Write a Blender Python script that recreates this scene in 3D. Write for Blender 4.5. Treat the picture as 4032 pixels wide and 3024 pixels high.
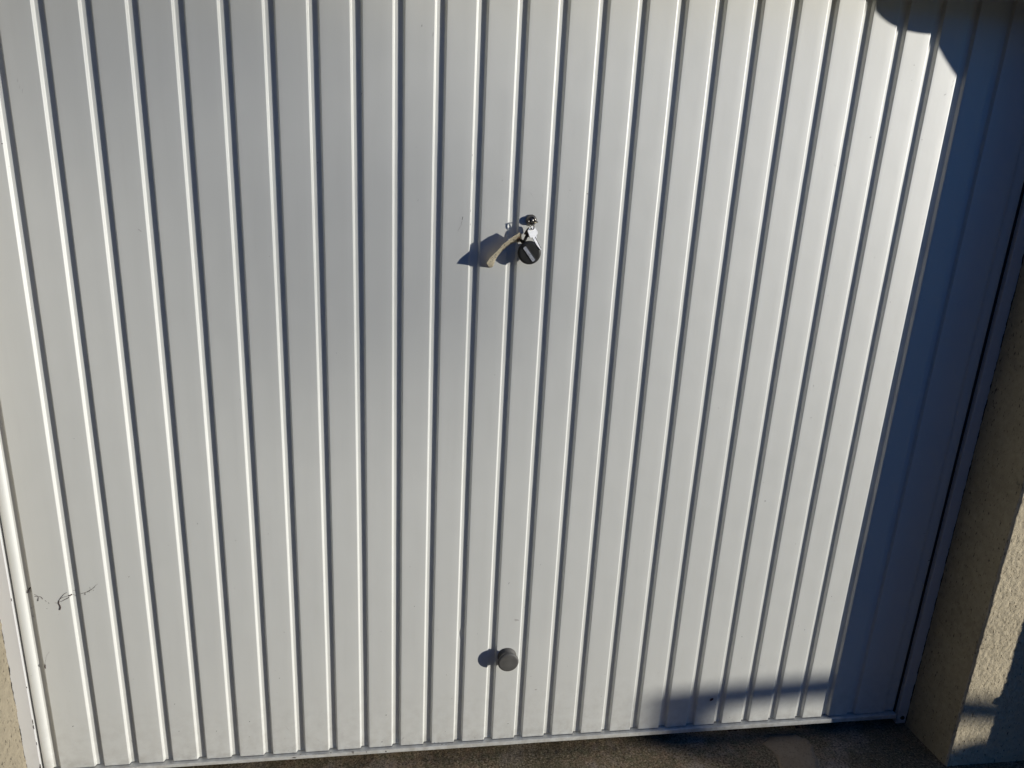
import bpy, bmesh, math, random
from mathutils import Vector, Matrix, Euler, noise
from mathutils.bvhtree import BVHTree

for o in list(bpy.data.objects):
    bpy.data.objects.remove(o)
SC = bpy.context.scene
COL = SC.collection
rnd = random.Random(7)

# ------------------------------------------------------------------ camera
cd = bpy.data.cameras.new("camera")
cam = bpy.data.objects.new("camera", cd)
COL.objects.link(cam)
CAM_LOC = Vector((0.67642, -1.75469, 1.69099))
CAM_ROT = Euler((1.251652, -0.049497, -0.145500), 'XYZ')
F = 3083.59                       # focal length in pixels of the 4032 px wide picture
cam.location = CAM_LOC
cam.rotation_euler = CAM_ROT
cd.sensor_width = 36.0
cd.lens = F * 36.0 / 4032.0
cd.clip_start = 0.02
cd.clip_end = 500
SC.camera = cam

# ------------------------------------------------------------------ light
SUN_DIR = Vector((1.75, -1.0, 0.25)).normalized()      # towards the sun
elev = math.asin(SUN_DIR.z)
azim = math.atan2(SUN_DIR.x, SUN_DIR.y)
sd = bpy.data.lights.new("sun", 'SUN')
sd.energy = 5.0
sd.angle = math.radians(0.53)
sd.color = (1.0, 0.96, 0.875)
sun = bpy.data.objects.new("sun", sd)
COL.objects.link(sun)
sun.rotation_euler = SUN_DIR.to_track_quat('Z', 'Y').to_euler()
sun.location = SUN_DIR * 20
W = bpy.data.worlds.new("World")
SC.world = W
W.use_nodes = True
wn = W.node_tree
for n in list(wn.nodes):
    wn.nodes.remove(n)
wo = wn.nodes.new('ShaderNodeOutputWorld')
wb = wn.nodes.new('ShaderNodeBackground')
ws = wn.nodes.new('ShaderNodeTexSky')
ws.sky_type = 'NISHITA'
ws.sun_disc = False
ws.sun_elevation = elev
ws.sun_rotation = azim
ws.air_density = 1.0
ws.dust_density = 0.0
ws.ozone_density = 6.0
wb.inputs['Strength'].default_value = 0.115
wm = wn.nodes.new('ShaderNodeMix')
wm.data_type = 'RGBA'
wm.blend_type = 'MULTIPLY'
wm.inputs[0].default_value = 1.0
wm.inputs[7].default_value = (0.56, 1.22, 1.62, 1)      # a deep clear winter blue
wn.links.new(ws.outputs[0], wm.inputs[6])
wn.links.new(wm.outputs[2], wb.inputs['Color'])
wn.links.new(wb.outputs[0], wo.inputs['Surface'])
SC.view_settings.view_transform = 'Standard'
SC.view_settings.look = 'None'
SC.view_settings.exposure = -0.27
SC.view_settings.gamma = 1.0

# ------------------------------------------------------------------ helpers
RM = CAM_ROT.to_matrix()

def ray(x, y):
    return (RM @ Vector(((x - 2016) / F, -(y - 1512) / F, -1.0)))

def at(x, y, Y=0.0):
    """point of the vertical plane y=Y seen at pixel x,y of the photograph"""
    d = ray(x, y)
    return CAM_LOC + d * ((Y - CAM_LOC.y) / d.y)

def atp(x, y, p0, n):
    d = ray(x, y)
    return CAM_LOC + d * ((p0 - CAM_LOC).dot(n) / d.dot(n))

def Z5(x, y):            # crop used while measuring the lock
    return 1750 + x / 4.809, 800 + y / 4.809

def lock(x, y, h):
    return at(*Z5(x, y), -h)

def link(name, me, mat=None, parent=None):
    o = bpy.data.objects.new(name, me)
    COL.objects.link(o)
    for m in (mat if isinstance(mat, (list, tuple)) else [mat]):
        if m:
            me.materials.append(m)
    if parent:
        o.parent = parent
        o.matrix_parent_inverse = parent.matrix_world.inverted()
    return o

def obj(name, bm, mat=None, parent=None, smooth=False):
    me = bpy.data.meshes.new(name)
    bmesh.ops.recalc_face_normals(bm, faces=bm.faces)
    bm.to_mesh(me)
    bm.free()
    if smooth:
        for p in me.polygons:
            p.use_smooth = True
    if parent is not None and smooth != 'world':
        me.transform(Matrix.Translation(-parent.location))
    o = bpy.data.objects.new(name, me)
    COL.objects.link(o)
    for m in (mat if isinstance(mat, (list, tuple)) else [mat]):
        if m:
            me.materials.append(m)
    if parent is not None:
        o.parent = parent
    return o

def tag(o, label=None, cat=None, group=None, kind=None):
    if label: o['label'] = label
    if cat: o['category'] = cat
    if group: o['group'] = group
    if kind: o['kind'] = kind
    return o

def empty(name, loc, label, cat, group=None):
    o = bpy.data.objects.new(name, None)
    o.empty_display_size = 0.1
    COL.objects.link(o)
    o.location = loc
    return tag(o, label, cat, group)

def sub(name, bm, mat, par, smooth=False):
    """part of a part: the part itself sits at the thing's origin"""
    root = par
    off = Vector((0, 0, 0))
    while root is not None:
        off += root.location
        root = root.parent
    me = bpy.data.meshes.new(name)
    bmesh.ops.recalc_face_normals(bm, faces=bm.faces)
    bm.to_mesh(me); bm.free()
    me.transform(Matrix.Translation(-off))
    if smooth:
        for p in me.polygons:
            p.use_smooth = True
    o = bpy.data.objects.new(name, me)
    COL.objects.link(o)
    me.materials.append(mat)
    o.parent = par
    return o

def box(bm, x0, x1, y0, y1, z0, z1, bev=0.0):
    vs = [bm.verts.new((x, y, z)) for x in (x0, x1) for y in (y0, y1) for z in (z0, z1)]
    fs = [(0, 1, 3, 2), (4, 6, 7, 5), (0, 4, 5, 1), (2, 3, 7, 6), (0, 2, 6, 4), (1, 5, 7, 3)]
    ff = [bm.faces.new([vs[i] for i in f]) for f in fs]
    if bev > 0:
        es = list({e for f in ff for e in f.edges})
        bmesh.ops.bevel(bm, geom=es, offset=bev, segments=2, affect='EDGES')

def lathe(bm, prof, c, axis, seg=40):
    """prof: (radius, distance along axis)"""
    axis = axis.normalized()
    u = axis.orthogonal().normalized(); v = axis.cross(u)
    rings = []
    for r, h in prof:
        if r < 1e-6:
            rings.append([bm.verts.new(c + axis * h)])
        else:
            rings.append([bm.verts.new(c + axis * h + (u * math.cos(a) + v * math.sin(a)) * r)
                          for a in [2 * math.pi * k / seg for k in range(seg)]])
    for a, b in zip(rings, rings[1:]):
        if len(a) == 1 and len(b) == 1: continue
        for k in range(seg):
            k2 = (k + 1) % seg
            if len(a) == 1: bm.faces.new((a[0], b[k], b[k2]))
            elif len(b) == 1: bm.faces.new((a[k], a[k2], b[0]))
            else: bm.faces.new((a[k], a[k2], b[k2], b[k]))

def tube(bm, pts, rad, seg=7, cap=True):
    n = len(pts)
    rings = []
    prev = None
    for i, p in enumerate(pts):
        t = (pts[min(i + 1, n - 1)] - pts[max(i - 1, 0)]).normalized()
        if prev is None:
            u = t.orthogonal().normalized()
        else:
            u = (prev - t * prev.dot(t)).normalized()
        prev = u
        v = t.cross(u)
        r = rad[i] if isinstance(rad, (list, tuple)) else rad
        rings.append([bm.verts.new(p + (u * math.cos(a) + v * math.sin(a)) * r)
                      for a in [2 * math.pi * k / seg for k in range(seg)]])
    for a, b in zip(rings, rings[1:]):
        for k in range(seg):
            bm.faces.new((a[k], a[(k + 1) % seg], b[(k + 1) % seg], b[k]))
    if cap:
        bm.faces.new(rings[0]); bm.faces.new(rings[-1])

def torus(bm, c, n, R, r, seg=36, sg=8):
    n = n.normalized(); u = n.orthogonal().normalized(); v = n.cross(u)
    rings = []
    for i in range(seg):
        a = 2 * math.pi * i / seg
        d = u * math.cos(a) + v * math.sin(a)
        rings.append([bm.verts.new(c + d * (R + r * math.cos(b)) + n * r * math.sin(b))
                      for b in [2 * math.pi * k / sg for k in range(sg)]])
    for i in range(seg):
        a = rings[i]; b = rings[(i + 1) % seg]
        for k in range(sg):
            bm.faces.new((a[k], a[(k + 1) % sg], b[(k + 1) % sg], b[k]))

def slab(bm, pts, nrm, th, bev=0.0):
    """extrude a planar polygon by th along -nrm"""
    a = [bm.verts.new(p) for p in pts]
    b = [bm.verts.new(p - nrm * th) for p in pts]
    f1 = bm.faces.new(a); f2 = bm.faces.new(list(reversed(b)))
    n = len(pts)
    for i in range(n):
        bm.faces.new((a[i], b[i], b[(i + 1) % n], a[(i + 1) % n]))
    bmesh.ops.triangulate(bm, faces=[f1, f2])

def smooth_path(pts, k=5):
    out = []
    n = len(pts)
    for i in range(n - 1):
        p0 = pts[max(i - 1, 0)]; p1 = pts[i]; p2 = pts[i + 1]; p3 = pts[min(i + 2, n - 1)]
        for j in range(k):
            t = j / k
            out.append(0.5 * ((2 * p1) + (p2 - p0) * t + (2 * p0 - 5 * p1 + 4 * p2 - p3) * t * t
                              + (3 * p1 - p0 - 3 * p2 + p3) * t ** 3))
    out.append(pts[-1])
    return out

def fbm(x, y, z, o=3):
    return noise.fractal(Vector((x, y, z)), 0.6, 2.1, o, noise_basis='PERLIN_ORIGINAL')

# ------------------------------------------------------------------ materials
class NT:
    def __init__(s, name):
        s.m = bpy.data.materials.new(name)
        s.m.use_nodes = True
        s.t = s.m.node_tree
        s.b = s.t.nodes['Principled BSDF']
        s.out = s.t.nodes['Material Output']
        s.co = s.t.nodes.new('ShaderNodeTexCoord').outputs['Object']
    def n(s, t, **k):
        x = s.t.nodes.new(t)
        for a, b in k.items():
            if a in x.bl_rna.properties.keys(): setattr(x, a, b)
            else: x.inputs[a.replace('_', ' ')].default_value = b
        return x
    def l(s, a, b): s.t.links.new(a, b)
    def noise(s, scale, detail=4, rough=0.55, vec=None, stretch=None):
        v = vec or s.co
        if stretch:
            mp = s.n('ShaderNodeMapping'); mp.inputs['Scale'].default_value = stretch
            s.l(v, mp.inputs['Vector']); v = mp.outputs[0]
        x = s.n('ShaderNodeTexNoise'); x.inputs['Scale'].default_value = scale
        x.inputs['Detail'].default_value = detail; x.inputs['Roughness'].default_value = rough
        s.l(v, x.inputs['Vector'])
        return x.outputs['Fac']
    def ramp(s, fac, stops):
        r = s.n('ShaderNodeValToRGB')
        e = r.color_ramp.elements
        while len(e) < len(stops): e.new(0.5)
        for q, (p, c) in zip(e, stops):
            q.position = p
            q.color = (c, c, c, 1) if isinstance(c, (int, float)) else (*c, 1)
        s.l(fac, r.inputs[0])
        return r.outputs[0]
    def mix(s, fac, a, b, mode='MIX'):
        m = s.n('ShaderNodeMix'); m.data_type = 'RGBA'; m.blend_type = mode
        for i, v in ((0, fac), (6, a), (7, b)):
            if isinstance(v, (int, float)): m.inputs[i].default_value = v
            elif isinstance(v, tuple): m.inputs[i].default_value = (*v, 1)
            else: s.l(v, m.inputs[i])
        return m.outputs[2]
    def math(s, op, a, b=0.0):
        m = s.n('ShaderNodeMath'); m.operation = op
        for i, v in ((0, a), (1, b)):
            if isinstance(v, (int, float)): m.inputs[i].default_value = v
            else: s.l(v, m.inputs[i])
        return m.outputs[0]
    def bump(s, h, dist, strength=1.0, chain=None):
        b = s.n('ShaderNodeBump'); b.inputs['Distance'].default_value = dist
        b.inputs['Strength'].default_value = strength
        s.l(h, b.inputs['Height'])
        if chain: s.l(chain, b.inputs['Normal'])
        return b.outputs[0]
    def set(s, col=None, rough=None, metal=None, normal=None, spec=None):
        for k, v in (('Base Color', col), ('Roughness', rough), ('Metallic', metal), ('Normal', normal), ('Specular IOR Level', spec)):
            if v is None: continue
            if isinstance(v, (int, float)): s.b.inputs[k].default_value = v
            elif isinstance(v, tuple): s.b.inputs[k].default_value = (*v, 1)
            else: s.l(v, s.b.inputs[k])
        return s.m

def mat_paint(name, base, rough, dirt=1.0, spec=0.5):
    t = NT(name)
    sep = t.n('ShaderNodeSeparateXYZ'); t.l(t.co, sep.inputs[0])
    z = sep.outputs['Z']
    # splash dirt that belongs to the foot of the door
    low = t.ramp(z, [(0.0, 1.0), (0.28, 0.0)])
    low0 = t.ramp(z, [(0.02, 1.0), (0.085, 0.0)])
    n1 = t.noise(38, 6, 0.65)
    n2 = t.noise(7, 4, 0.6, stretch=(1, 1, 0.35))
    n3 = t.noise(150, 3, 0.7)
    streak = t.noise(60, 5, 0.6, stretch=(1, 1, 0.06))
    d = t.math('MULTIPLY', t.ramp(n1, [(0.42, 0.0), (0.72, 1.0)]), low)
    d0 = t.math('MULTIPLY', t.ramp(n1, [(0.30, 0.0), (0.62, 1.0)]), low0)
    col = t.mix(t.ramp(n2, [(0.3, 0.0), (0.75, 0.16)]), base, (base[0] * 0.86, base[1] * 0.87, base[2] * 0.88))
    col = t.mix(t.ramp(streak, [(0.52, 0.0), (0.8, 0.10)]), col, (0.5, 0.49, 0.45))
    col = t.mix(t.math('MULTIPLY', d, 0.42 * dirt), col, (0.36, 0.33, 0.28))
    col = t.mix(t.math('MULTIPLY', d0, 0.75 * dirt), col, (0.33, 0.31, 0.26))
    # tiny specks
    v = t.n('ShaderNodeTexVoronoi'); v.inputs['Scale'].default_value = 26; v.feature = 'F1'
    t.l(t.co, v.inputs['Vector'])
    sp = t.ramp(v.outputs['Distance'], [(0.03, 1.0), (0.05, 0.0)])
    pick = t.n('ShaderNodeSeparateColor'); t.l(v.outputs['Color'], pick.inputs[0])
    pk = t.ramp(pick.outputs[0], [(0.80, 0.0), (0.82, 1.0)])
    pk2 = t.mix(low, t.math('MULTIPLY', pk, 0.35), pk)
    col = t.mix(t.math('MULTIPLY', t.math('MULTIPLY', sp, pk2), 0.75), col, (0.16, 0.14, 0.12))
    r = t.ramp(t.noise(16, 5, 0.6), [(0.3, rough - 0.03), (0.75, rough + 0.06)])
    b = t.bump(n3, 0.0002, 0.35)
    b = t.bump(t.noise(9, 3, 0.5), 0.0012, 0.35, b)
    t.b.inputs['IOR'].default_value = 1.78
    return t.set(col, r, 0.0, b, spec)

M = {}
M['door'] = mat_paint('white_door_enamel', (0.71, 0.715, 0.672), 0.50, 1.0, 1.0)
M['frame'] = mat_paint('white_frame_enamel', (0.71, 0.71, 0.70), 0.47, 0.5, 1.0)

def mat_render(name, base, bumpy, pits=True):
    t = NT(name)
    n1 = t.noise(3.2, 5, 0.6)
    n2 = t.noise(60, 6, 0.7)
    n3 = t.noise(240, 4, 0.7)
    d = tuple(c * 0.62 for c in base); l = tuple(min(1, c * 1.22) for c in base)
    col = t.mix(t.ramp(n1, [(0.3, 0.0), (0.7, 1.0)]), d, base)
    col = t.mix(t.ramp(n2, [(0.3, 0.0), (0.75, 0.75)]), col, l)
    pit = t.ramp(t.noise(190, 3, 0.6, stretch=(1, 1, 0.4)), [(0.30, 1.0), (0.40, 0.0)])
    col = t.mix(t.math('MULTIPLY', pit, 0.9), col, (0.06, 0.05, 0.04))
    h = t.math('ADD', t.math('MULTIPLY', n2, 0.6), t.math('MULTIPLY', n3, 0.3))
    h = t.math('SUBTRACT', h, t.math('MULTIPLY', pit, 0.5))
    return t.set(col, 0.95, 0.0, t.bump(h, bumpy, 0.9), 0.15)

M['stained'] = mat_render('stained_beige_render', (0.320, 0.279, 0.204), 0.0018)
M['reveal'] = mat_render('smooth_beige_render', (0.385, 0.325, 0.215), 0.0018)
M['dash'] = mat_render('pebbledash_beige_render', (0.639, 0.551, 0.388), 0.006)

def mat_ground():
    t = NT('worn_concrete_apron')
    n0 = t.noise(5.5, 5, 0.65)
    n00 = t.noise(2.2, 3, 0.5)
    n1 = t.noise(30, 6, 0.7)
    n2 = t.noise(170, 6, 0.8)
    n3 = t.noise(420, 3, 0.7)
    col = t.mix(t.ramp(n1, [(0.35, 0.0), (0.65, 1.0)]), (0.165, 0.15, 0.085), (0.31, 0.215, 0.135))
    col = t.mix(t.ramp(n0, [(0.50, 0.0), (0.60, 0.7)]), col, (0.42, 0.34, 0.27))
    col = t.mix(t.ramp(n00, [(0.40, 0.55), (0.52, 0.0)]), col, (0.11, 0.10, 0.06))
    col = t.mix(t.ramp(n2, [(0.40, 0.9), (0.50, 0.0)]), col, (0.03, 0.025, 0.016))
    col = t.mix(t.ramp(n2, [(0.55, 0.0), (0.66, 0.85)]), col, (0.62, 0.51, 0.36))
    h = t.math('ADD', t.math('MULTIPLY', n2, 0.8), t.math('MULTIPLY', n3, 0.3))
    return t.set(col, 0.95, 0.0, t.bump(h, 0.0035, 0.8), 0.1)
M['ground'] = mat_ground()

def mat_simple(name, col, rough, metal=0.0, var=0.15, sc=60, bump=0.0003, spec=0.5):
    t = NT(name)
    n = t.noise(sc, 5, 0.6)
    c = t.mix(t.ramp(n, [(0.3, 0.0), (0.7, 1.0)]), tuple(x * (1 - var) for x in col), tuple(min(1, x * (1 + var)) for x in col))
    r = t.ramp(t.noise(sc * 2, 3), [(0.3, max(0.03, rough - 0.06)), (0.7, min(1, rough + 0.08))])
    return t.set(c, r, metal, t.bump(n, bump, 0.5), spec)

def mat_cement():
    t = NT('pale_cement_patch')
    n1 = t.noise(14, 6, 0.7); n2 = t.noise(160, 6, 0.8)
    col = t.mix(t.ramp(n1, [(0.3, 0.0), (0.7, 1.0)]), (0.27, 0.20, 0.125), (0.38, 0.295, 0.20))
    col = t.mix(t.ramp(n2, [(0.36, 0.7), (0.47, 0.0)]), col, (0.117, 0.091, 0.058))
    return t.set(col, 0.95, 0.0, t.bump(n2, 0.0015, 0.7), 0.15)
M['cement'] = mat_cement()
M['asphalt'] = mat_simple('asphalt', (0.034, 0.034, 0.034), 1.0, var=0.3, sc=30, bump=0.003, spec=0.05)
M['black'] = mat_simple('black_plastic', (0.030, 0.030, 0.027), 0.42, var=0.2, sc=90)
M['greyplastic'] = mat_simple('sun_bleached_black_plastic', (0.102, 0.098, 0.090), 0.6, var=0.18, sc=55)
M['alu'] = mat_simple('scratched_grey_inlay', (0.490, 0.503, 0.530), 0.55, 0.2, var=0.1, sc=120)
M['lockmetal'] = mat_simple('tarnished_lock_metal', (0.16, 0.15, 0.14), 0.28, 0.9, var=0.4, sc=200)
M['darkkey'] = mat_simple('dark_key_metal', (0.10, 0.085, 0.06), 0.4, 0.8, var=0.4, sc=200)
M['nickel'] = mat_simple('bright_nickel', (0.86, 0.84, 0.78), 0.42, 0.75, var=0.05, sc=200, bump=0.0001)
M['cord'] = mat_simple('black_cord', (0.012, 0.011, 0.010), 0.7, var=0.2, sc=300)
M['paper'] = mat_simple('yellowed_card', (0.707, 0.639, 0.490), 0.75, var=0.12, sc=160, bump=0.0002, spec=0.3)
M['ink'] = mat_simple('grey_ink', (0.06, 0.055, 0.06), 0.8, var=0.2)
M['eyelet'] = mat_simple('brown_eyelet_fibre', (0.231, 0.150, 0.095), 0.7, var=0.3, sc=300)
M['chip'] = mat_simple('bare_primer_chip', (0.09, 0.08, 0.075), 0.8, var=0.4, sc=200)
M['smudge'] = mat_simple('grey_scuff', (0.544, 0.530, 0.503), 0.7, var=0.2, sc=200)
M['tendril'] = mat_simple('dried_tendril', (0.07, 0.045, 0.04), 0.9, var=0.4, sc=300)
M['leaf'] = mat_simple('dead_leaf', (0.10, 0.05, 0.035), 0.7, var=0.4, sc=200)
M['darkwood'] = mat_simple('tarred_boards', (0.016, 0.019, 0.021), 0.85, var=0.3, sc=12)
M['wood'] = mat_simple('weathered_wood', (0.30, 0.25, 0.19), 0.8, var=0.3, sc=20)
M['crack'] = mat_simple('dark_crack', (0.03, 0.027, 0.024), 1.0, var=0.3, sc=200, spec=0.0)
M['roof'] = mat_simple('roof_tile', (0.25, 0.13, 0.09), 0.85, var=0.2, sc=10)

# ------------------------------------------------------------------ ground
bm = bmesh.new()
g = 60
vs = [bm.verts.new(p) for p in ((-g, -g, -0.012), (g, -g, -0.012), (g, g, -0.012), (-g, g, -0.012))]
bm.faces.new(vs)
tag(obj('ground', bm, M['asphalt']), kind='structure')

def cellbump(x, y, z, s, amp):
    d = noise.voronoi(Vector((x / s, y / s, z / s)), distance_metric='DISTANCE', exponent=2.5)[0][0]
    return amp * (0.5 - d)

bm = bmesh.new()
xs = [-0.75 + 0.02 * i for i in range(50)]
xs = [x for x in xs if x < 0.2] + [0.2 + 0.005 * i for i in range(430)] + [2.36, 2.5, 2.73]
ys = [0.12, 0.06, 0.04, 0.03] + [0.025 - 0.005 * i for i in range(62)] + [-0.32, -0.4, -0.55]
grid = []
for y in ys:
    row = []
    for x in xs:
        z = 0.0006 * fbm(x * 70, y * 70, 1, 2) + 0.0016 * fbm(x * 7, y * 7, 4, 2) + cellbump(x, y, 0, 0.012, 0.0009)
        row.append(bm.verts.new((x, y, z)))
    grid.append(row)
for a, b in zip(grid, grid[1:]):
    for i in range(len(xs) - 1):
        bm.faces.new((a[i], a[i + 1], b[i + 1], b[i]))
# skirt down to the surrounding surface
tag(obj('driveway', bm, M['ground'], smooth=True), kind='structure')

# pale cement patch, trowelled onto the apron
def on_ground(px_, py_, z=0.0):
    d = ray(px_, py_)
    return CAM_LOC + d * ((z - CAM_LOC.z) / d.z)
pp = [(3000, 2925), (3045, 2893), (3120, 2888), (3175, 2905), (3205, 2950), (3225, 3010), (3235, 3090), (3230, 3200),
      (3150, 3230), (3085, 3150), (3075, 3040), (3055, 2975)]
P3 = [on_ground(x, y, 0.004) for x, y in pp]
cen = sum(P3, Vector()) / len(P3)
bm = bmesh.new()
loop = smooth_path(P3 + [P3[0]], 6)[:-1]
rings = []
for k, (f, h) in enumerate(((1.03, -0.003), (0.97, 0.002), (0.8, 0.0035), (0.5, 0.004), (0.2, 0.0042))):
    rings.append([bm.verts.new(cen + (p - cen) * (f + 0.07 * fbm(p.x * 38, p.y * 38, 2, 4)) + Vector((0, 0, h - 0.004 + 0.0006 * fbm(p.x * 30, p.y * 30, k + 9)))) for p in loop])
for a, b in zip(rings, rings[1:]):
    for i in range(len(a)):
        bm.faces.new((a[i], a[(i + 1) % len(a)], b[(i + 1) % len(a)], b[i]))
bm.faces.new(rings[-1])
tag(obj('cement_patch', bm, M['cement'], smooth=True), kind='structure')

# ------------------------------------------------------------------ masonry
def pier(name, label, x_in, x_front, side, xfar, zt=2.03):
    """rendered pier: smooth reveal from the frame forward, rough front face. side=+1 right, -1 left"""
    root = empty(name, (x_in, -0.085, 0), label, 'wall')
    dz = 0.006
    zs = [-0.01 + 0.0036 * i for i in range(290)] + [1.036 + 0.012 * i for i in range(82)] + [zt]
    # reveal
    bm = bmesh.new(); rows = []
    yy = [0.07, 0.004, -0.004] + [-0.01 - 0.008 * i for i in range(19)] + [-0.160, -0.1645]
    for z in zs:
        r = []
        edge = 0.0022 * fbm(0, z * 9, side * 3) + 0.0015 * max(0, fbm(3, z * 40, side)) * 1.5
        for y in yy:
            k = (0.005 - y) / 0.17
            k = max(0, min(1, k))
            x = x_in + (x_front - x_in) * k
            x += side * (0.0007 * fbm(y * 30, z * 30, 7, 3) + 0.0012 * fbm(y * 5, z * 5, 9, 2))
            if k > 0.9: x += side * edge * (k - 0.9) * 10
            if y > -0.006:   # ragged plaster lip against the frame
                x += -side * (0.0015 + 0.0030 * max(0, fbm(1, z * 35, side * 5, 4)) - 0.002 * max(0, fbm(8, z * 14, side, 3)))
            r.append(bm.verts.new((x, y, z)))
        rows.append((r, edge))
    for (a, _), (b, _) in zip(rows, rows[1:]):
        for i in range(len(yy) - 1):
            bm.faces.new((a[i], a[i + 1], b[i + 1], b[i]))
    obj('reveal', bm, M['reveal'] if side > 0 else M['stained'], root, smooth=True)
    # front face
    bm = bmesh.new(); rows2 = []
    dx = 0.0035
    near = [dx * i for i in range(52)] + [0.19 + 0.006 * i for i in range(8)]
    far = [0.25, 0.30, 0.4, abs(xfar - x_front)]
    for (r, edge), z in zip(rows, zs):
        q = []
        for j, u in enumerate([-0.003] + near + far):
            x = x_front + side * (u + edge + 0.004)
            y = -0.170 + 0.0010 * fbm(x * 90, z * 60, 3, 2) - cellbump(x, 0, z * 0.6, 0.0075, 0.0024) * min(1, max(0.0, (u + 0.003) / 0.01))
            if j == 0:
                x, y = x_front + side * edge, -0.1640
            q.append(bm.verts.new((x, y, z)))
        rows2.append(q)
    for a, b in zip(rows2, rows2[1:]):
        for i in range(len(a) - 1):
            bm.faces.new((a[i], a[i + 1], b[i + 1], b[i]))
    obj('front_face', bm, M['dash'], root, smooth=True)
    # core keeps the pier solid from behind
    bm = bmesh.new()
    a, b = sorted((x_front + side * 0.02, xfar))
    box(bm, a, b, -0.155, 0.10, -0.01, zt)
    obj('core', bm, M['dash'], root)
    return root

pier('right_pier', 'shaded beige rendered pier right of the door with a sunlit pebbledash strip', 2.2425, 2.257, 1, 2.73)
pier('left_pier', 'sunlit stained beige rendered pier at the lower left edge', -0.2470, -0.253, -1, -1.25)

gar = empty('garage_building', (1.0, 2.5, 0), 'beige rendered garage body behind and above the white ribbed door', 'building')
bm = bmesh.new(); box(bm, -1.25, 2.73, -0.17, 0.10, 2.03, 2.62, 0.004); obj('lintel', bm, M['dash'], gar)
bm = bmesh.new()
box(bm, -1.25, -1.05, 0.10, 5.2, -0.01, 2.5); box(bm, 2.53, 2.73, 0.10, 5.2, -0.01, 2.5); box(bm, -1.05, 2.53, 5.0, 5.2, -0.01, 2.5)
obj('wall', bm, M['dash'], gar)
bm = bmesh.new(); box(bm, -1.05, 2.53, 0.10, 5.0, 2.45, 2.50); box(bm, -1.35, 2.73, -0.21, 5.4, 2.62, 2.72, 0.004)
obj('roof', bm, M['roof'], gar)

nb = empty('neighbour_pier', (3.0, -0.2, 0), 'projecting rendered pier of the next garage, right of the pebbledash strip', 'wall')
bm = bmesh.new()
xs_ = 2.735
zl = [-0.01 + 0.02 * i for i in range(130)]
col_a = []; col_b = []; col_c = []
for z in zl:
    w = 0.0012 * fbm(z * 12, 2, 5)
    col_c.append(bm.verts.new((xs_, -0.165, z)))
    col_a.append(bm.verts.new((xs_ + w, -0.378, z)))
    col_b.append(bm.verts.new((3.4, -0.378, z)))
for c in (zip(col_c, col_a), ):
    pass
for i in range(len(zl) - 1):
    bm.faces.new((col_c[i], col_a[i], col_a[i + 1], col_c[i + 1]))
    bm.faces.new((col_a[i], col_b[i], col_b[i + 1], col_a[i + 1]))
obj('face', bm, M['dash'], nb)
bm = bmesh.new(); box(bm, 2.76, 3.4, -0.36, 0.1, -0.01, 2.6); obj('core', bm, M['dash'], nb)
# round lump added out of view so its shadow bites the sunlit strip
bm = bmesh.new(); lathe(bm, [(0.0, 0.022), (0.010, 0.022), (0.013, 0.018), (0.013, 0.0)], Vector((2.735 + 0.002, -0.362, 0.275)), Vector((-0.4, -1, 0)), 20)
obj('boss', bm, M['lockmetal'], nb, smooth=True)

# added unseen caster: board cut to the outline of the top right shadow
t0 = 0.35
sil = [(1.715, 2.14), (1.7165, 2.0), (1.7256, 1.969), (1.742, 1.957), (1.763, 1.9465), (1.787, 1.9384), (1.8111, 1.933), (1.84, 1.9305), (1.8712, 1.930),
       (1.9185, 1.9345), (1.9160, 1.9167), (1.9145, 1.8830), (1.9595, 1.841), (2.04, 1.775), (2.12, 1.775), (2.12, 2.14)]
cn = empty('top_shadow_caster', (2.55, -0.3, 2.1), 'added out-of-view board with a top slab, outlined to cast the top right shadow', 'shadow caster')
bm = bmesh.new()
slab(bm, [Vector((x + 1.75 * t0, -t0, z + 0.25 * t0)) for x, z in sil], -SUN_DIR, 0.03)
obj('shadow_outline_board', bm, M['wood'], cn)
bm = bmesh.new(); box(bm, 1.715 + 1.75 * t0, 2.733, -0.349, -0.172, 2.2285, 2.25)
obj('caster_top', bm, M['wood'], cn)

# invented rail and panels, unseen, shaped to throw the soft low shadow
T = 4.0
def G(x, z): return Vector((x + 1.75 * T, -T, z + 0.25 * T))
bn = empty('low_shadow_caster', (8.6, -T, 0), 'unseen rail and panels added far out towards the sun to cast the low shadow', 'gate')
cl = [(1.40, .129), (1.65, .145), (1.79, .150), (1.936, .158), (1.975, .150), (2.06, .136), (2.2, .12), (2.7, .12)]
bm = bmesh.new()
slab(bm, [G(x, z - 0.040) for x, z in cl] + [G(x, z + 0.040) for x, z in reversed(cl)], Vector((0, -1, 0)), 0.03)
obj('caster_rail', bm, M['wood'], bn)
bm = bmesh.new(); slab(bm, [G(1.40, -1.01), G(1.57, -1.01), G(1.57, .10), G(1.40, .085)], Vector((0, -1, 0)), 0.03); obj('caster_post_panel', bm, M['wood'], bn)
bm = bmesh.new(); slab(bm, [G(1.52, -1.01), G(2.7, -1.01), G(2.7, .06), G(2.0, .05), G(1.95, .02), G(1.52, .02)], Vector((0, -1, 0)), 0.03); obj('caster_lower_panel', bm, M['wood'], bn)

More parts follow.
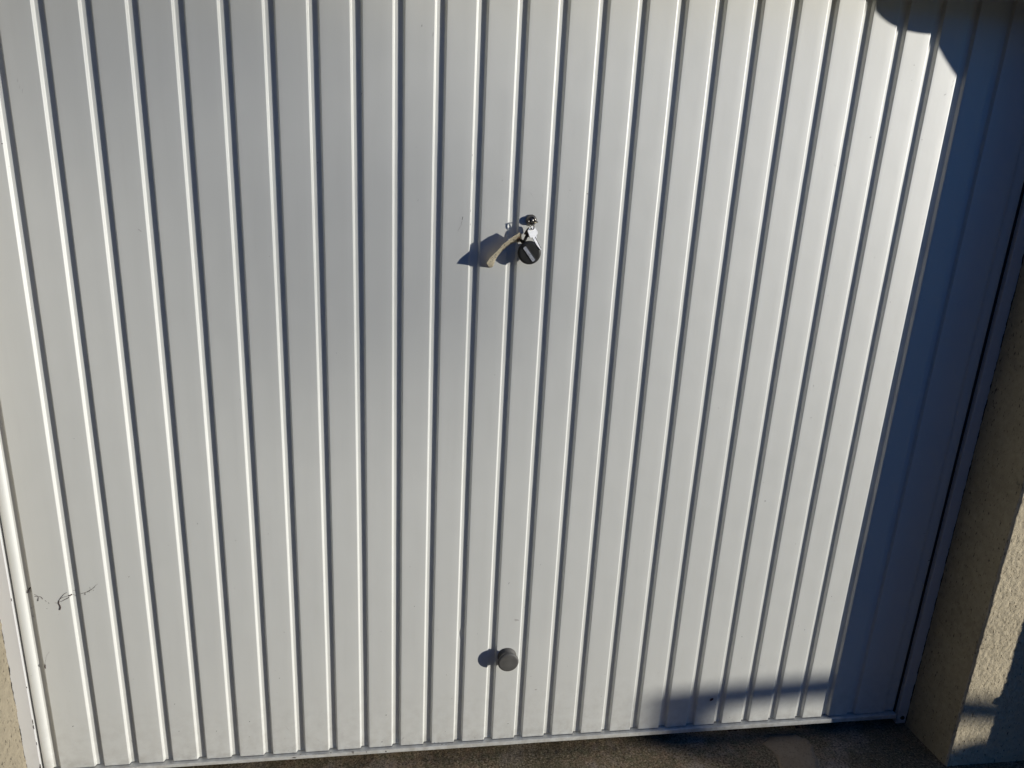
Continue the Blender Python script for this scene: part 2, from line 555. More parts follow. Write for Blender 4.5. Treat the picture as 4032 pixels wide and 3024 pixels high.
# unseen tree added far off: thin boughs placed to dim the upper door softly
TT = 26.0
def TP(x, z, dy=0.0): return Vector((x + 1.75 * (TT + dy), -TT - dy, z + 0.25 * (TT + dy)))
tr = empty('sun_dimming_tree', TP(-1.0, -6.51), 'unseen leafless tree added towards the sun to dim the upper door', 'tree')
rt = random.Random(4)
bm = bmesh.new()
tube(bm, smooth_path([TP(-1.05, -6.51), TP(-1.0, -2.5), TP(-1.05, -0.5), TP(-0.95, 1.2), TP(-1.05, 2.6), TP(-0.9, 3.6)], 6), [0.16 - 0.13 * i / 30 for i in range(31)], 10)
obj('trunk', bm, M['wood'], tr)
bm = bmesh.new()
for (z0, x1, z1) in ((1.0, 0.75, 1.30), (1.35, 0.45, 1.65), (0.6, 0.90, 1.05)):
    pth = smooth_path([TP(-1.0, z0 + 1.2), TP(-0.6, 2.55, rt.uniform(-.3, .3)), TP(-0.1, 2.45 - 0.2 * z0, rt.uniform(-.3, .3)), TP(x1 - 0.42, z1 + 0.32, rt.uniform(-.4, .4)), TP(x1, z1, rt.uniform(-.4, .4))], 8)
    tube(bm, pth, [0.016 - 0.010 * i / (len(pth) - 1) for i in range(len(pth))], 6)
    for k in range(22):
        p = pth[rt.randrange(17, len(pth))]
        L = rt.uniform(0.12, 0.36); a = rt.uniform(0.1, 1.35) * rt.choice((1, -1)); yy_ = rt.uniform(-.3, .3)
        q = p + Vector((math.cos(a) * L * 0.8, yy_ * L, math.sin(a) * L))
        m_ = (p + q) / 2 + Vector((0, 0, rt.uniform(-.03, .03)))
        tube(bm, [p, m_, q], [0.009, 0.007, 0.004], 5)
        for j in range(2):
            b_ = m_.lerp(q, rt.random()); a2 = a + rt.uniform(-.9, .9)
            tube(bm, [b_, b_ + Vector((math.cos(a2) * .14, rt.uniform(-.05, .05), math.sin(a2) * .14))], [0.006, 0.003], 4)
obj('crown', bm, M['wood'], tr)

# the rest of the yard, behind and beside the photographer
og = empty('garage_row', (0, -7, 0), 'row of beige garages with a tiled roof across the yard', 'building')
bm = bmesh.new(); box(bm, -9, 7.6, -9.5, -6.0, -0.012, 3.4, 0.01); obj('wall', bm, M['darkwood'], og)
bm = bmesh.new(); slab(bm, [Vector((-9.3, -5.7, 3.4)), Vector((-9.3, -7.75, 4.4)), Vector((-9.3, -9.8, 3.4))], Vector((1, 0, 0)), -17.2); obj('roof', bm, M['roof'], og)
for k in range(5):
    bm = bmesh.new(); x0 = -8.4 + 3.2 * k
    for q in range(24): box(bm, x0 + q * 0.1, x0 + q * 0.1 + 0.075, -5.992, -5.97, 0.03, 2.1)
    box(bm, x0, x0 + 2.4, -5.996, -5.985, 0.03, 2.1)
    obj('door', bm, M['frame'], og)
lw = empty('sky_block_wall', (-2.75, -3, 0), 'unseen tall boarded wall on the left, added to block sky light', 'wall')  # added wall, tall and near-black to hold back sky light from the left
bm = bmesh.new(); box(bm, -2.9, -2.6, -6.0, -0.17, -0.012, 5.2, 0.01); obj('boarding', bm, M['darkwood'], lw)
bm = bmesh.new(); box(bm, -2.95, -2.55, -6.0, -0.17, 5.2, 5.26, 0.01); obj('coping', bm, M['cement'], lw)
nh = empty('next_house', (8.0, 3.0, 0), 'two storey rendered house beyond the next garage', 'building')
bm = bmesh.new(); box(bm, 3.4, 12.0, -0.37, 8.0, -0.012, 5.5, 0.01); obj('wall', bm, M['dash'], nh)
bm = bmesh.new(); box(bm, 3.2, 12.2, -0.6, 8.2, 5.5, 5.7, 0.01); obj('roof', bm, M['roof'], nh)

# ------------------------------------------------------------------ door frame
fr = empty('door_frame', (1.0, 0, 0), 'white painted steel frame around the garage door', 'door frame')
def jamb(x0, x1, zb, bolt):
    bm = bmesh.new()
    zs = [zb + 0.01 * i for i in range(int((2.04 - zb) / 0.01))]
    L = []
    for z in zs:
        w = 0.0005 * fbm(z * 6, x0, 1)
        q = [(x0 + w, 0.07), (x0 + w, -0.0022), (x0 + w + 0.0008, -0.003), (x1 - 0.001, -0.003), (x1, -0.002), (x1, 0.07)]
        L.append([bm.verts.new((x, y, z)) for x, y in q])
    for a, b in zip(L, L[1:]):
        for i in range(5): bm.faces.new((a[i], a[i + 1], b[i + 1], b[i]))
    bm.faces.new(L[0]); bm.faces.new(L[-1])
    j = obj('jamb', bm, M['frame'], fr)
    bm = bmesh.new(); xb = (x0 + x1) / 2
    lathe(bm, [(0.0, 0.0045), (0.0035, 0.0045), (0.006, 0.003), (0.0065, 0.0)], Vector((xb, -0.003, zb + 0.021)), Vector((0, -1, 0)), 16)
    sub('bolt', bm, M['crack'], j, True)
    return j
jamb(2.2085, 2.2445, 0.008, True)
jamb(-0.2485, -0.2125, 0.008, True)
# return flange behind the gap at either side, and head
for x0, x1 in ((2.175, 2.2085), (-0.2125, -0.17)):
    bm = bmesh.new(); box(bm, x0, x1, 0.070, 0.080, 0.008, 2.03); obj('stop', bm, M['frame'], fr)
bm = bmesh.new(); box(bm, -0.2125, 2.2085, 0.081, 0.09, 1.985, 2.03); obj('head', bm, M['frame'], fr)
# broken-away plaster line beside the frame: irregular dark crack
def crack(name, x, side, seed):
    bm = bmesh.new(); L = []
    for i in range(1000):
        z = 0.006 + i * 0.002
        w = 0.0012 + 0.0075 * max(0.0, fbm(seed, z * 26, 2, 5) + 0.10) + 0.0015 * max(0.0, fbm(seed, z * 110, 6, 2))
        c = x + 0.0012 * fbm(seed + 5, z * 20, 1, 3)
        L.append((bm.verts.new((c - w * (0.35 if side > 0 else 0.65), -0.0036, z)), bm.verts.new((c + w * (0.65 if side > 0 else 0.35), -0.0036, z))))
    for a, b in zip(L, L[1:]): bm.faces.new((a[0], a[1], b[1], b[0]))
    obj(name, bm, M['crack'], fr)
for x0, x1 in ((2.1995, 2.2083), (-0.2122, -0.2084)):
    bm = bmesh.new(); box(bm, x0, x1, 0.010, 0.05, 0.02, 2.0); obj('gap_strip', bm, M['cord'], fr)  # near-black strip filling the gap between leaf and frame
crack('plaster_crack', 2.2405, 1, 3)
crack('plaster_crack', -0.2460, -1, 8)
# rust chips on the left lip of the frame
bm = bmesh.new()
for z0, z1, w in ((0.560, 0.568, 0.0012), (0.20, 0.215, 0.0016), (0.185, 0.198, 0.0022), (0.028, 0.075, 0.0035), (0.31, 0.315, 0.0012), (0.135, 0.145, 0.0009)):
    L = []
    for i in range(9):
        z = z0 + (z1 - z0) * i / 8
        ww = w * (0.35 + 0.65 * math.sin(math.pi * i / 8)) * (1 + 0.5 * fbm(z * 200, 1, 1))
        L.append((bm.verts.new((-0.2122 - ww, -0.0034, z)), bm.verts.new((-0.2118, -0.0034, z))))
    for a, b in zip(L, L[1:]): bm.faces.new((a[0], a[1], b[1], b[0]))
obj('rust_chips', bm, M['chip'], fr)

# ------------------------------------------------------------------ garage door
DOOR = empty('garage_door', (1.0, 0, 0), 'white up-and-over garage door of vertical ribbed sheet with two round knobs', 'garage door')
PT = 0.085; GD = 0.0082
def profile():
    pts = []      # (x, y)
    # leaf edge fold at the left
    pts += [(-0.2075, 0.045), (-0.2072, 0.002), (-0.2066, 0.0006), (-0.2055, 0.0), (-0.201, -0.0004), (-0.197, 0.0), (-0.193, 0.0011), (-0.1895, 0.0030), (-0.1868, 0.0054), (-0.1856, GD - 0.0004), (-0.1850, GD)]
    pts += [(-0.180, GD), (-0.1722, GD), (-0.1712, GD - 0.0006), (-0.1672, 0.0006), (-0.1664, 0.0), (-0.1654, 0.0), (-0.15, 0.0)]
    for i in range(-1, 25):
        X = i * PT
        pts += [(X - 0.052, 0), (X - 0.035, 0), (X - 0.018, 0), (X - 0.0015, 0), (X - 0.0003, 0.0001), (X + 0.0005, 0.0007), (X + 0.0028, GD - 0.0008),
                (X + 0.0034, GD - 0.0001), (X + 0.0044, GD), (X + 0.012, GD), (X + 0.0196, GD), (X + 0.0207, GD - 0.0001), (X + 0.0213, GD - 0.0008),
                (X + 0.0239, 0.0007), (X + 0.0244, 0.0001), (X + 0.0256, 0)]
    pts += [(2.09, 0), (2.12, 0), (2.15, 0), (2.1585, 0), (2.1600, 0.0006), (2.1660, 0.0050), (2.168, 0.0062), (2.174, 0.0066), (2.182, 0.0052), (2.190, 0.0050), (2.1965, 0.0058), (2.1985, 0.009), (2.1985, 0.045)]
    return pts
prof = profile()
zz = [0.0518, 0.0526, 0.0545] + [0.058 + 0.006 * i for i in range(328)]
bm = bmesh.new(); L = []
dent_c = at(1812, 2502)
for z in zz:
    r = []
    for x, y in prof:
        yy_ = y + 0.0007 * fbm(x * 3.1, z * 1.7, 3, 2) + 0.00018 * fbm(x * 25, z * 9, 5, 2)
        xx = x
        # small knock on one rib edge
        d = math.hypot((x - dent_c.x) / 0.006, (z - dent_c.z) / 0.012)
        if d < 2: 
            k = math.exp(-d * d * 1.3); yy_ += 0.0030 * k; xx += 0.0022 * k
        # pressing around the lock and around the round knob
        for cx, cz, ra, am in ((0.977, 1.493, 0.020, 0.0011), (0.800, 1.30, 0.03, 0.0003)):
            d = math.hypot(x - cx, z - cz) / ra
            if d < 2.5: yy_ += am * math.exp(-d * d)
        r.append(bm.verts.new((xx, yy_, z)))
    L.append(r)
for a, b in zip(L, L[1:]):
    for i in range(len(prof) - 1):
        bm.faces.new((a[i], a[i + 1], b[i + 1], b[i]))
sheet = obj('ribbed_panel', bm, M['door'], DOOR, smooth=True)

# bottom rail: ledge the sheet stands on, with a bright front lip
bm = bmesh.new(); L = []
n = 240
for i in range(n + 1):
    x = -0.2065 + (2.197 + 0.2065) * i / n
    zl_ = 0.0412 - 0.0060 * (x / 2.2) + 0.0004 * fbm(x * 5, 0, 0)
    zt_ = 0.0515 - 0.0010 * (x / 2.2)
    yl = -0.0112 + 0.0003 * fbm(x * 7, 3, 0)
    q = [(0.02, zt_ - 0.0035), (0.0075, zt_ - 0.0022), (yl + 0.001, zt_ - 0.0003), (yl, zt_ - 0.0010), (yl - 0.0002, zl_ + 0.001), (yl + 0.0006, zl_), (0.02, zl_)]
    L.append([bm.verts.new((x, y, z)) for y, z in q])
for a, b in zip(L, L[1:]):
    for i in range(6): bm.faces.new((a[i], a[i + 1], b[i + 1], b[i]))
bm.faces.new(L[0]); bm.faces.new(L[-1])
obj('bottom_rail', bm, M['door'], DOOR)
# backing sheet: keeps light out of the leaf
bm = bmesh.new(); box(bm, -0.205, 2.190, 0.0195, 0.0215, 0.038, 2.02); obj('back_sheet', bm, M['frame'], DOOR)

# chips and scuffs
def mark(bm, x, y, length, width, ang, Y=-0.00035, jag=0.3, straight=False):
    """small irregular patch lying on the sheet, at a photo pixel"""
    c = at(x, y)
    # local surface height
    u = Vector((math.cos(ang), 0, math.sin(ang))); v = Vector((-math.sin(ang), 0, math.cos(ang)))
    k = 10; vs = []
    for i in range(k):
        a = 2 * math.pi * i / k
        f = 1 + jag * (rnd.random() - 0.5) * 2
        p = c + u * math.cos(a) * length * 0.42 * f + v * math.sin(a) * width * 0.30 * f
        hit = BV.ray_cast(Vector((p.x, -0.1, p.z)), Vector((0, 1, 0)))
        yy_ = (hit[0].y if hit[0] is not None else 0.0)
        vs.append(bm.verts.new((p.x, yy_ - 0.00025, p.z)))
    bm.faces.new(vs)
bmt = bmesh.new(); bmt.from_mesh(sheet.data); bmesh.ops.translate(bmt, vec=DOOR.location, verts=bmt.verts)
BV = BVHTree.FromBMesh(bmt); bmt.free()

def C(ox, oy, sc):
    return lambda x, y: (ox + x / sc, oy + y / sc)
bm = bmesh.new(); bs = bmesh.new()
r5 = C(1344, 2016, 1.6458); r6 = C(2688, 2016, 1.6458); r4 = C(0, 2016, 1.6458); r7 = C(2688, 1008, 1.6458); r3 = C(2688, 0, 1.6458); r2 = C(1344, 0, 1.6458); r1 = C(0, 0, 1.6458)
V = math.radians
for fn, x, y, ln, wd, an in (
    (r5, 1086, 461, .009, .0016, 60), (r5, 1080, 1372, .006, .002, 20), (r5, 816, 227, .003, .002, 0), (r5, 625, 765, .003, .0015, 80), (r5, 682, 1055, .006, .0007, 100),
    (r5, 1228, 1065, .003, .0012, 80), (r5, 1291, 340, .004, .001, 70), (r5, 264, 1490, .006, .003, 0), (r5, 1363, 1325, .006, .002, 90), (r5, 882, 790, .003, .001, 80),
    (r5, 187, 795, .002, .001, 90), (r5, 290, 1316, .004, .003, 20), (r5, 645, 508, .0035, .0007, 90), (r5, 1465, 998, .003, .001, 90), (r5, 1190, 628, .003, .0015, 90),
    (r4, 295, 1000, .009, .0017, 75), (r4, 835, 420, .004, .002, 0), (r4, 1132, 1245, .003, .0025, 0), (r4, 1160, 1420, .004, .002, 60), (r4, 1280, 75, .003, .002, 60), (r4, 1811, 1077, .003, .002, 0),
    (r4, 1404, 1420, .004, .002, 80), (r4, 1618, 1358, .004, .0025, 40), (r4, 473, 1388, .005, .003, 30), (r4, 848, 1500, .016, .0008, 105), (r4, 1528, 185, .003, .002, 60), (r4, 2138, 943, .002, .002, 0),
    (r6, 966, 547, .003, .0022, 60), (r6, 790, 763, .005, .0014, 80), (r6, 383, 808, .004, .003, 0), (r6, 1020, 1050, .003, .001, 90), (r6, 895, 985, .003, .001, 90), (r6, 665, 1250, .003, .001, 90), (r6, 305, 1330, .006, .001, 80),
    (r7, 848, 842, .0045, .0016, 85), (r7, 243, 1048, .003, .0009, 0), (r7, 1365, 620, .006, .0008, 0), (r7, 1345, 299, .004, .0012, 90), (r7, 535, 1588, .005, .003, 0),
    (r3, 1218, 890, .004, .0025, 20), (r3, 1552, 905, .002, .003, 0), (r3, 988, 1072, .010, .0007, -40), (r3, 1185, 1195, .005, .0007, 90), (r3, 1680, 850, .008, .0005, 80), (r3, 1500, 422, .003, .0015, 0), (r3, 1752, 528, .008, .0005, 60),
    (r2, 522, 168, .006, .0015, 85), (r2, 785, 1415, .010, .0017, 80), (r2, 848, 1140, .030, .0012, 88), (r2, 838, 1365, .006, .001, 88), (r2, 836, 1455, .006, .0015, 88), (r2, 850, 1005, .006, .0012, 88),
    (r2, 1600, 1258, .003, .003, 0), (r2, 497, 1297, .006, .0006, 80), (r2, 1118, 1245, .006, .0006, 88), (r2, 130, 607, .002, .002, 0),
    (r1, 14, 931, .004, .003, 0), (r1, 2056, 1055, .003, .002, 90), (r6, 1575, 138, .02, .001, 0), (r6, 1605, 320, .008, .004, 0)):
    mark(bm, *fn(x, y), ln, wd, V(an))
for fn, x, y, ln, wd, an in (
    (r2, 770, 1470, .030, .0014, 62), (r2, 780, 1440, .012, .002, 70), (r1, 145, 590, .012, .001, 80), (r1, 115, 520, .010, .001, 80), (r1, 905, 1492, .012, .003, -40), (r1, 127, 560, .010, .0008, 80),
    (r2, 1235, 1265, .018, .0008, -55), (r2, 1305, 1270, .012, .0006, -70), (r2, 595, 222, .010, .0015, 85), (r7, 943, 258, .006, .001, 70), (r7, 232, 985, .004, .003, 0),
    (r4, 1860, 1400, .022, .0012, -60), (r4, 2065, 1480, .020, .0015, -50), (r5, 400, 1470, .014, .003, 60), (r5, 1260, 1150, .010, .008, 0), (r5, 1135, 700, .014, .012, 0),
    (r3, 1702, 612, .008, .003, 30), (r3, 1745, 560, .010, .0008, 70), (r3, 905, 1020, .012, .0006, 85), (r3, 320, 940, .006, .0006, 80), (r3, 1555, 1452, .004, .003, 0)):
    mark(bs, *fn(x, y), ln, wd, V(an))
# random fine specks, thicker towards the foot of the door
for i in range(150):
    x = rnd.uniform(-0.15, 1.95); z = 0.06 + 1.75 * rnd.random() ** 2.6
    if (x / PT) % 1.0 < 0.33: continue
    c = Vector((x, 0, z)); a = rnd.uniform(0, 3.14); ln = rnd.uniform(.0005, .0015); k = 7
    u = Vector((math.cos(a), 0, math.sin(a))); v = Vector((-u.z, 0, u.x)); vs = []
    for q in range(k):
        t = 2 * math.pi * q / k; f = rnd.uniform(0.6, 1.2)
        p = c + u * math.cos(t) * ln * f + v * math.sin(t) * ln * 0.45 * f
        h = BV.ray_cast(Vector((p.x, -0.1, p.z)), Vector((0, 1, 0)))
        vs.append((bm if i % 3 == 0 else bs).verts.new((p.x, h[0].y - 0.00025, p.z)))
    (bm if i % 3 == 0 else bs).faces.new(vs)
# chips along the bottom rail lip
rr = C(900, 2860, 2.4578)
for x, y, ln, wd in ((1200, 246, .010, .003), (1205, 255, .003, .008), (1522, 243, .005, .006), (990, 256, .004, .004), (905, 268, .03, .0012), (840, 272, .02, .001), (2065, 175, .004, .003), (2105, 172, .004, .003),
                     (635, 303, .014, .004), (695, 272, .003, .002), (745, 276, .002, .002), (1335, 248, .003, .004), (30, 332, .006, .001)):
    c = at(*rr(x, y), -0.0116); vs = []
    for q in range(9):
        t = 2 * math.pi * q / 9; f = rnd.uniform(0.6, 1.1)
        vs.append(bm.verts.new((c.x + math.cos(t) * ln / 2 * f, -0.01175, c.z + math.sin(t) * wd / 2 * f)))
    bm.faces.new(vs)
for i in range(26):
    x = rnd.uniform(-.1, 2.1); c = Vector((x, 0, rnd.uniform(0.041, 0.05))); vs = []
    ln = rnd.uniform(.001, .004); wd = rnd.uniform(.0008, .002)
    for q in range(7):
        t = 2 * math.pi * q / 7; f = rnd.uniform(0.6, 1.1)
        vs.append(bs.verts.new((c.x + math.cos(t) * ln * f, -0.01175, c.z + math.sin(t) * wd * f)))
    bs.faces.new(vs)
obj('paint_chips', bm, M['chip'], DOOR)
obj('scuffs', bs, M['smudge'], DOOR)

# round knobs
def knob(label, c, mat, face=0.033, r=0.0275, slot=False):
    bm = bmesh.new()
    lathe(bm, [(0.0255, 0.0), (0.0255, 0.0015), (0.0205, 0.004), (0.0195, 0.010), (0.0200, 0.017), (0.0240, 0.0205), (r - 0.0008, 0.0225),
               (r, 0.0245), (r, face - 0.004), (r - 0.0010, face - 0.0016), (r - 0.0035, face - 0.0003), (r - 0.006, face), (0.0, face)] if not slot else
              [(0.018, 0.0), (0.018, 0.016), (0.022, 0.0195), (r - 0.0008, 0.0210), (r, 0.0225), (r, face - 0.004), (r - 0.0010, face - 0.0016),
               (r - 0.0032, face - 0.0003), (r - 0.006, face), (0.0, face)], c, Vector((0, -1, 0)), 56)
    k = obj('knob', bm, mat, DOOR, smooth=True)
    k['label'] = label
    return k
kb = knob('sun-bleached grey round knob near the foot', Vector((0.9877, 0.0, 0.3290)), M['greyplastic'], 0.031, 0.0283)
cb = lock(1615, 945, 0.031)
kt = knob('black round knob with a slanted grey inlay', Vector((cb.x, 0, cb.z)), M['black'], 0.031, 0.0262, True)
# raised rim of the slot and the pale inlay
a_ = lock(1520, 835, 0.0315); b_ = lock(1695, 1088, 0.0315)
mid = (a_ + b_) / 2; u = (b_ - a_).normalized(); v = Vector((-u.z, 0, u.x)); hl = (b_ - a_).length / 2
def rrect(hl, hw, n=6, y=0.0):
    out = []
    for sx, a0 in ((1, -90), (-1, 90)):
        for i in range(n + 1):
            a = math.radians(a0 + 180 * i / n)
            out.append(mid + u * (sx * (hl - hw * .45) + (math.cos(a) if True else 0) * hw * .45) + v * math.sin(a) * hw + Vector((0, y, 0)))
    return out
bm = bmesh.new(); slab(bm, [p for p in rrect(hl + 0.001, 0.0039, y=-0.0002)], Vector((0, -1, 0)), 0.0004)
sub('inlay', bm, M['alu'], kt)
bm = bmesh.new()
o1 = rrect(hl + 0.0030, 0.0056, 8, -0.0001); o2 = rrect(hl + 0.0018, 0.0046, 8, -0.0012); o3 = rrect(hl + 0.0010, 0.0039, 8, -0.0003)
R1 = [bm.verts.new(p) for p in o1]; R2 = [bm.verts.new(p) for p in o2]; R3 = [bm.verts.new(p) for p in o3]
for A, B in ((R1, R2), (R2, R3)):
    for i in range(len(A)): bm.faces.new((A[i], A[(i + 1) % len(A)], B[(i + 1) % len(A)], B[i]))
sub('slot_rim', bm, M['black'], kt)
# cracks across the inlay
bm = bmesh.new()
for P in ([(1575, 950), (1605, 965), (1620, 985), (1650, 955)], [(1605, 965), (1600, 1000), (1632, 1012)], [(1540, 900), (1556, 925), (1550, 945)], [(1640, 1040), (1665, 1050), (1672, 1075)]):
    tube(bm, [lock(x, y, 0.0320) for x, y in P], 0.00013, 5)
sub('inlay_crack', bm, M['black'], kt)

# lock cylinder
lc = lock(1655, 330, 0.009); lc = Vector((lc.x, 0, lc.z))
bm = bmesh.new()
lathe(bm, [(0.0125, -0.002), (0.0125, 0.002), (0.0105, 0.004), (0.0098, 0.006), (0.0096, 0.0080), (0.0088, 0.0096), (0.0070, 0.0100), (0.0066, 0.0088), (0.0, 0.0088)], lc, Vector((0, -1, 0)), 40)
cy = obj('lock_cylinder', bm, M['lockmetal'], DOOR, smooth=True)
bm = bmesh.new()
lathe(bm, [(0.0055, 0.0085), (0.0053, 0.0104), (0.0, 0.0106)], lc, Vector((0, -1, 0)), 28)
sub('plug', bm, M['lockmetal'], cy, True)

# ------------------------------------------------------------------ keys, ring and tag
# key standing in the lock: blade goes into the plug, bow lies level
kc = Vector((lc.x, -0.0100, lc.z - 0.0015))
kl = empty('key', kc, 'dark key pushed into the lock cylinder, its bow level', 'key', 'keys of the bunch')
roll = math.radians(8)
uu = Vector((math.cos(roll), 0, math.sin(roll))); nn = Vector((-math.sin(roll), 0, math.cos(roll)))
def kp(a, h): return kc + uu * a + Vector((0, -h, 0))
bm = bmesh.new(); slab(bm, [kp(-.0035, -.004), kp(.0035, -.004), kp(.0035, .0065), (kp(-.0035, .0065))], nn, 0.0018); obj('blade', bm, M['darkkey'], kl)
bow = []
for i in range(28):
    a = 2 * math.pi * i / 28
    bow.append(kp(0.0105 * math.cos(a) * (1 + 0.10 * math.cos(3 * a)), 0.0125 + 0.0088 * math.sin(a)) + nn * 0.0002)
hole = [kp(0.0028 * math.cos(2 * math.pi * i / 28), 0.0172 + 0.0026 * math.sin(2 * math.pi * i / 28)) + nn * 0.0002 for i in range(28)]
bm = bmesh.new()
def plate(bm, outer, inner, nrm, th):
    A = [bm.verts.new(p) for p in outer]; B = [bm.verts.new(p) for p in inner]
    A2 = [bm.verts.new(p - nrm * th) for p in outer]; B2 = [bm.verts.new(p - nrm * th) for p in inner]
    n = len(A)
    for i in range(n):
        j = (i + 1) % n
        bm.faces.new((A[i], A[j], B[j], B[i])); bm.faces.new((A2[j], A2[i], B2[i], B2[j]))
        bm.faces.new((A[i], A2[i], A2[j], A[j])); bm.faces.new((B[j], B2[j], B2[i], B[i]))
plate(bm, bow, hole, nn, 0.0022)
obj('bow', bm, M['darkkey'], kl)

ring_c = lock(1652, 428, 0.0235)
ring_n = Vector((0.93, 0.30, 0.22)).normalized()
bm = bmesh.new(); torus(bm, ring_c, ring_n, 0.0088, 0.0007, 40, 8); torus(bm, ring_c + ring_n * 0.0013, (ring_n + Vector((0, .05, 0))), 0.0088, 0.0007, 40, 8)
tag(obj('key_ring', bm, M['lockmetal'], smooth=True), 'dark wire split ring hanging from the key in the lock', 'key ring')

# bright hanging key
n1 = Vector((0.35, -0.83, 0.43)).normalized()
p0 = lock(1650, 480, 0.0195)
def K(x, y, n=n1, p=p0): return atp(*Z5(x, y), p, n)
ko = [(1618, 445), (1655, 440), (1692, 430), (1730, 485), (1768, 548), (1762, 583), (1738, 592), (1755, 640)]
hk = empty('key', K(1640, 470), 'bright silver key hanging from the ring with its blade pointing down right', 'key', 'keys of the bunch')
outl = [(1600, 480), (1578, 522), (1600, 590), (1622, 650), (1640, 657), (1662, 645), (1700, 628), (1742, 602), (1764, 590), (1768, 550), (1748, 515), (1728, 480), (1700, 438), (1680, 430), (1645, 445), (1620, 458)]
bm = bmesh.new()
oc = [K(x, y) for x, y in outl]
def resample(pts, n):
    pts = pts + [pts[0]]; L = [0]
    for a, b in zip(pts, pts[1:]): L.append(L[-1] + (b - a).length)
    out = []
    for i in range(n):
        s = L[-1] * i / n; j = max(k for k in range(len(L)) if L[k] <= s); j = min(j, len(pts) - 2)
        f = (s - L[j]) / max(1e-9, L[j + 1] - L[j]); out.append(pts[j].lerp(pts[j + 1], f))
    return out
oc = resample(oc, 32)
hc = K(1640, 485)
c0 = sum(oc, Vector()) / 32
# slotted hole, following the outline order
ih = []
for p in oc:
    d = (p - c0).normalized()
    ih.append(hc + d * 0.0030)
plate(bm, oc, ih, n1, 0.0022)
obj('bow', bm, M['nickel'], hk)
bm = bmesh.new()
bl = [(1662, 640), (1690, 690), (1740, 775), (1790, 845), (1822, 882), (1832, 880), (1840, 858), (1822, 835), (1815, 805), (1800, 790), (1795, 765), (1780, 750), (1775, 720), (1760, 705), (1752, 680), (1740, 668), (1752, 645), (1740, 600), (1700, 615)]
slab(bm, [K(x, y) - n1 * 0.0002 for x, y in bl], n1, 0.0018)
bd = obj('blade', bm, M['nickel'], hk)
bm = bmesh.new()
slab(bm, [K(x, y) + n1 * 0.0003 for x, y in ((1715, 640), (1722, 636), (1835, 862), (1828, 864))], n1, 0.0006)
sub('groove', bm, M['darkkey'], bd)

# second, dark key behind
n2 = Vector((-0.62, -0.77, 0.10)).normalized(); p2 = lock(1560, 600, 0.020)
dk = empty('key', atp(*Z5(1590, 480), p2, n2), 'dark key hanging edge-on behind the bright silver key', 'key', 'keys of the bunch')
bm = bmesh.new()
slab(bm, [atp(*Z5(x, y), p2, n2) for x, y in ((1592, 455), (1560, 490), (1525, 540), (1500, 588), (1540, 600), (1568, 640), (1600, 640), (1612, 610), (1592, 560), (1600, 500))], n2, 0.0020)
obj('bow', bm, M['darkkey'], dk)
bm = bmesh.new()
slab(bm, [atp(*Z5(x, y), p2, n2) - n2 * 0.0003 for x, y in ((1535, 600), (1566, 640), (1545, 685), (1500, 735), (1478, 745), (1490, 700), (1512, 650))], n2, 0.0016)
obj('blade', bm, M['darkkey'], dk)

# black cord between ring and tag
bm = bmesh.new()
tube(bm, smooth_path([lock(1625, 500, 0.020), lock(1590, 570, 0.022), lock(1555, 650, 0.024), lock(1510, 700, 0.024), lock(1478, 715, 0.019), lock(1462, 700, 0.0155), lock(1440, 690, 0.013)], 5), 0.0023, 8)
tube(bm, smooth_path([lock(1605, 520, 0.019), lock(1570, 610, 0.020), lock(1540, 690, 0.021), lock(1495, 745, 0.021), lock(1470, 745, 0.016), lock(1450, 720, 0.0125), lock(1435, 700, 0.012)], 5), 0.0020, 8)
tag(obj('cord', bm, M['cord'], smooth=True), 'short black cord tying the card tag to the key ring', 'cord')

# curled card tag
outer = [(800, 1135, .0360), (868, 1035, .0355), (960, 945, .0345), (1040, 865, .0335), (1110, 778, .0325), (1195, 715, .0315), (1315, 622, .0300), (1380, 585, .0285), (1425, 553, .0270), (1452, 590, .0250), (1462, 625, .0230)]
inner = [(850, 1222, .0012), (922, 1200, .0025), (962, 1090, .0045), (1015, 1000, .0055), (1075, 930, .0065), (1150, 862, .0075), (1250, 780, .0085), (1340, 745, .0090), (1435, 737, .0095), (1452, 728, .0105), (1464, 700, .0130)]
O = smooth_path([lock(*q) for q in outer], 4); I = smooth_path([lock(*q) for q in inner], 4)
TG = empty('key_tag', lock(1408, 680, 0.019), 'curled yellowed card tag with faint handwriting and a brown eyelet', 'tag')
bm = bmesh.new(); G = []
NW = 8
for a, b in zip(O, I):
    row = []
    for k in range(NW + 1):
        t = k / NW
        p = a.lerp(b, t)
        row.append(bm.verts.new(p))
    G.append(row)
for a, b in zip(G, G[1:]):
    for k in range(NW): bm.faces.new((a[k], a[k + 1], b[k + 1], b[k]))
TB = BVHTree.FromBMesh(bm)
bmesh.ops.solidify(bm, geom=bm.faces[:], thickness=0.0004)
obj('card', bm, M['paper'], TG, smooth=False)
def ontag(x, y, off=0.0005):
    d = ray(x, y).normalized()
    h = TB.ray_cast(CAM_LOC, d)
    if h[0] is None:
        return None
    return h[0] - d * off
zt = lambda x, y: (1910 + x / 11.06, 910 + y / 11.06)
bm = bmesh.new()
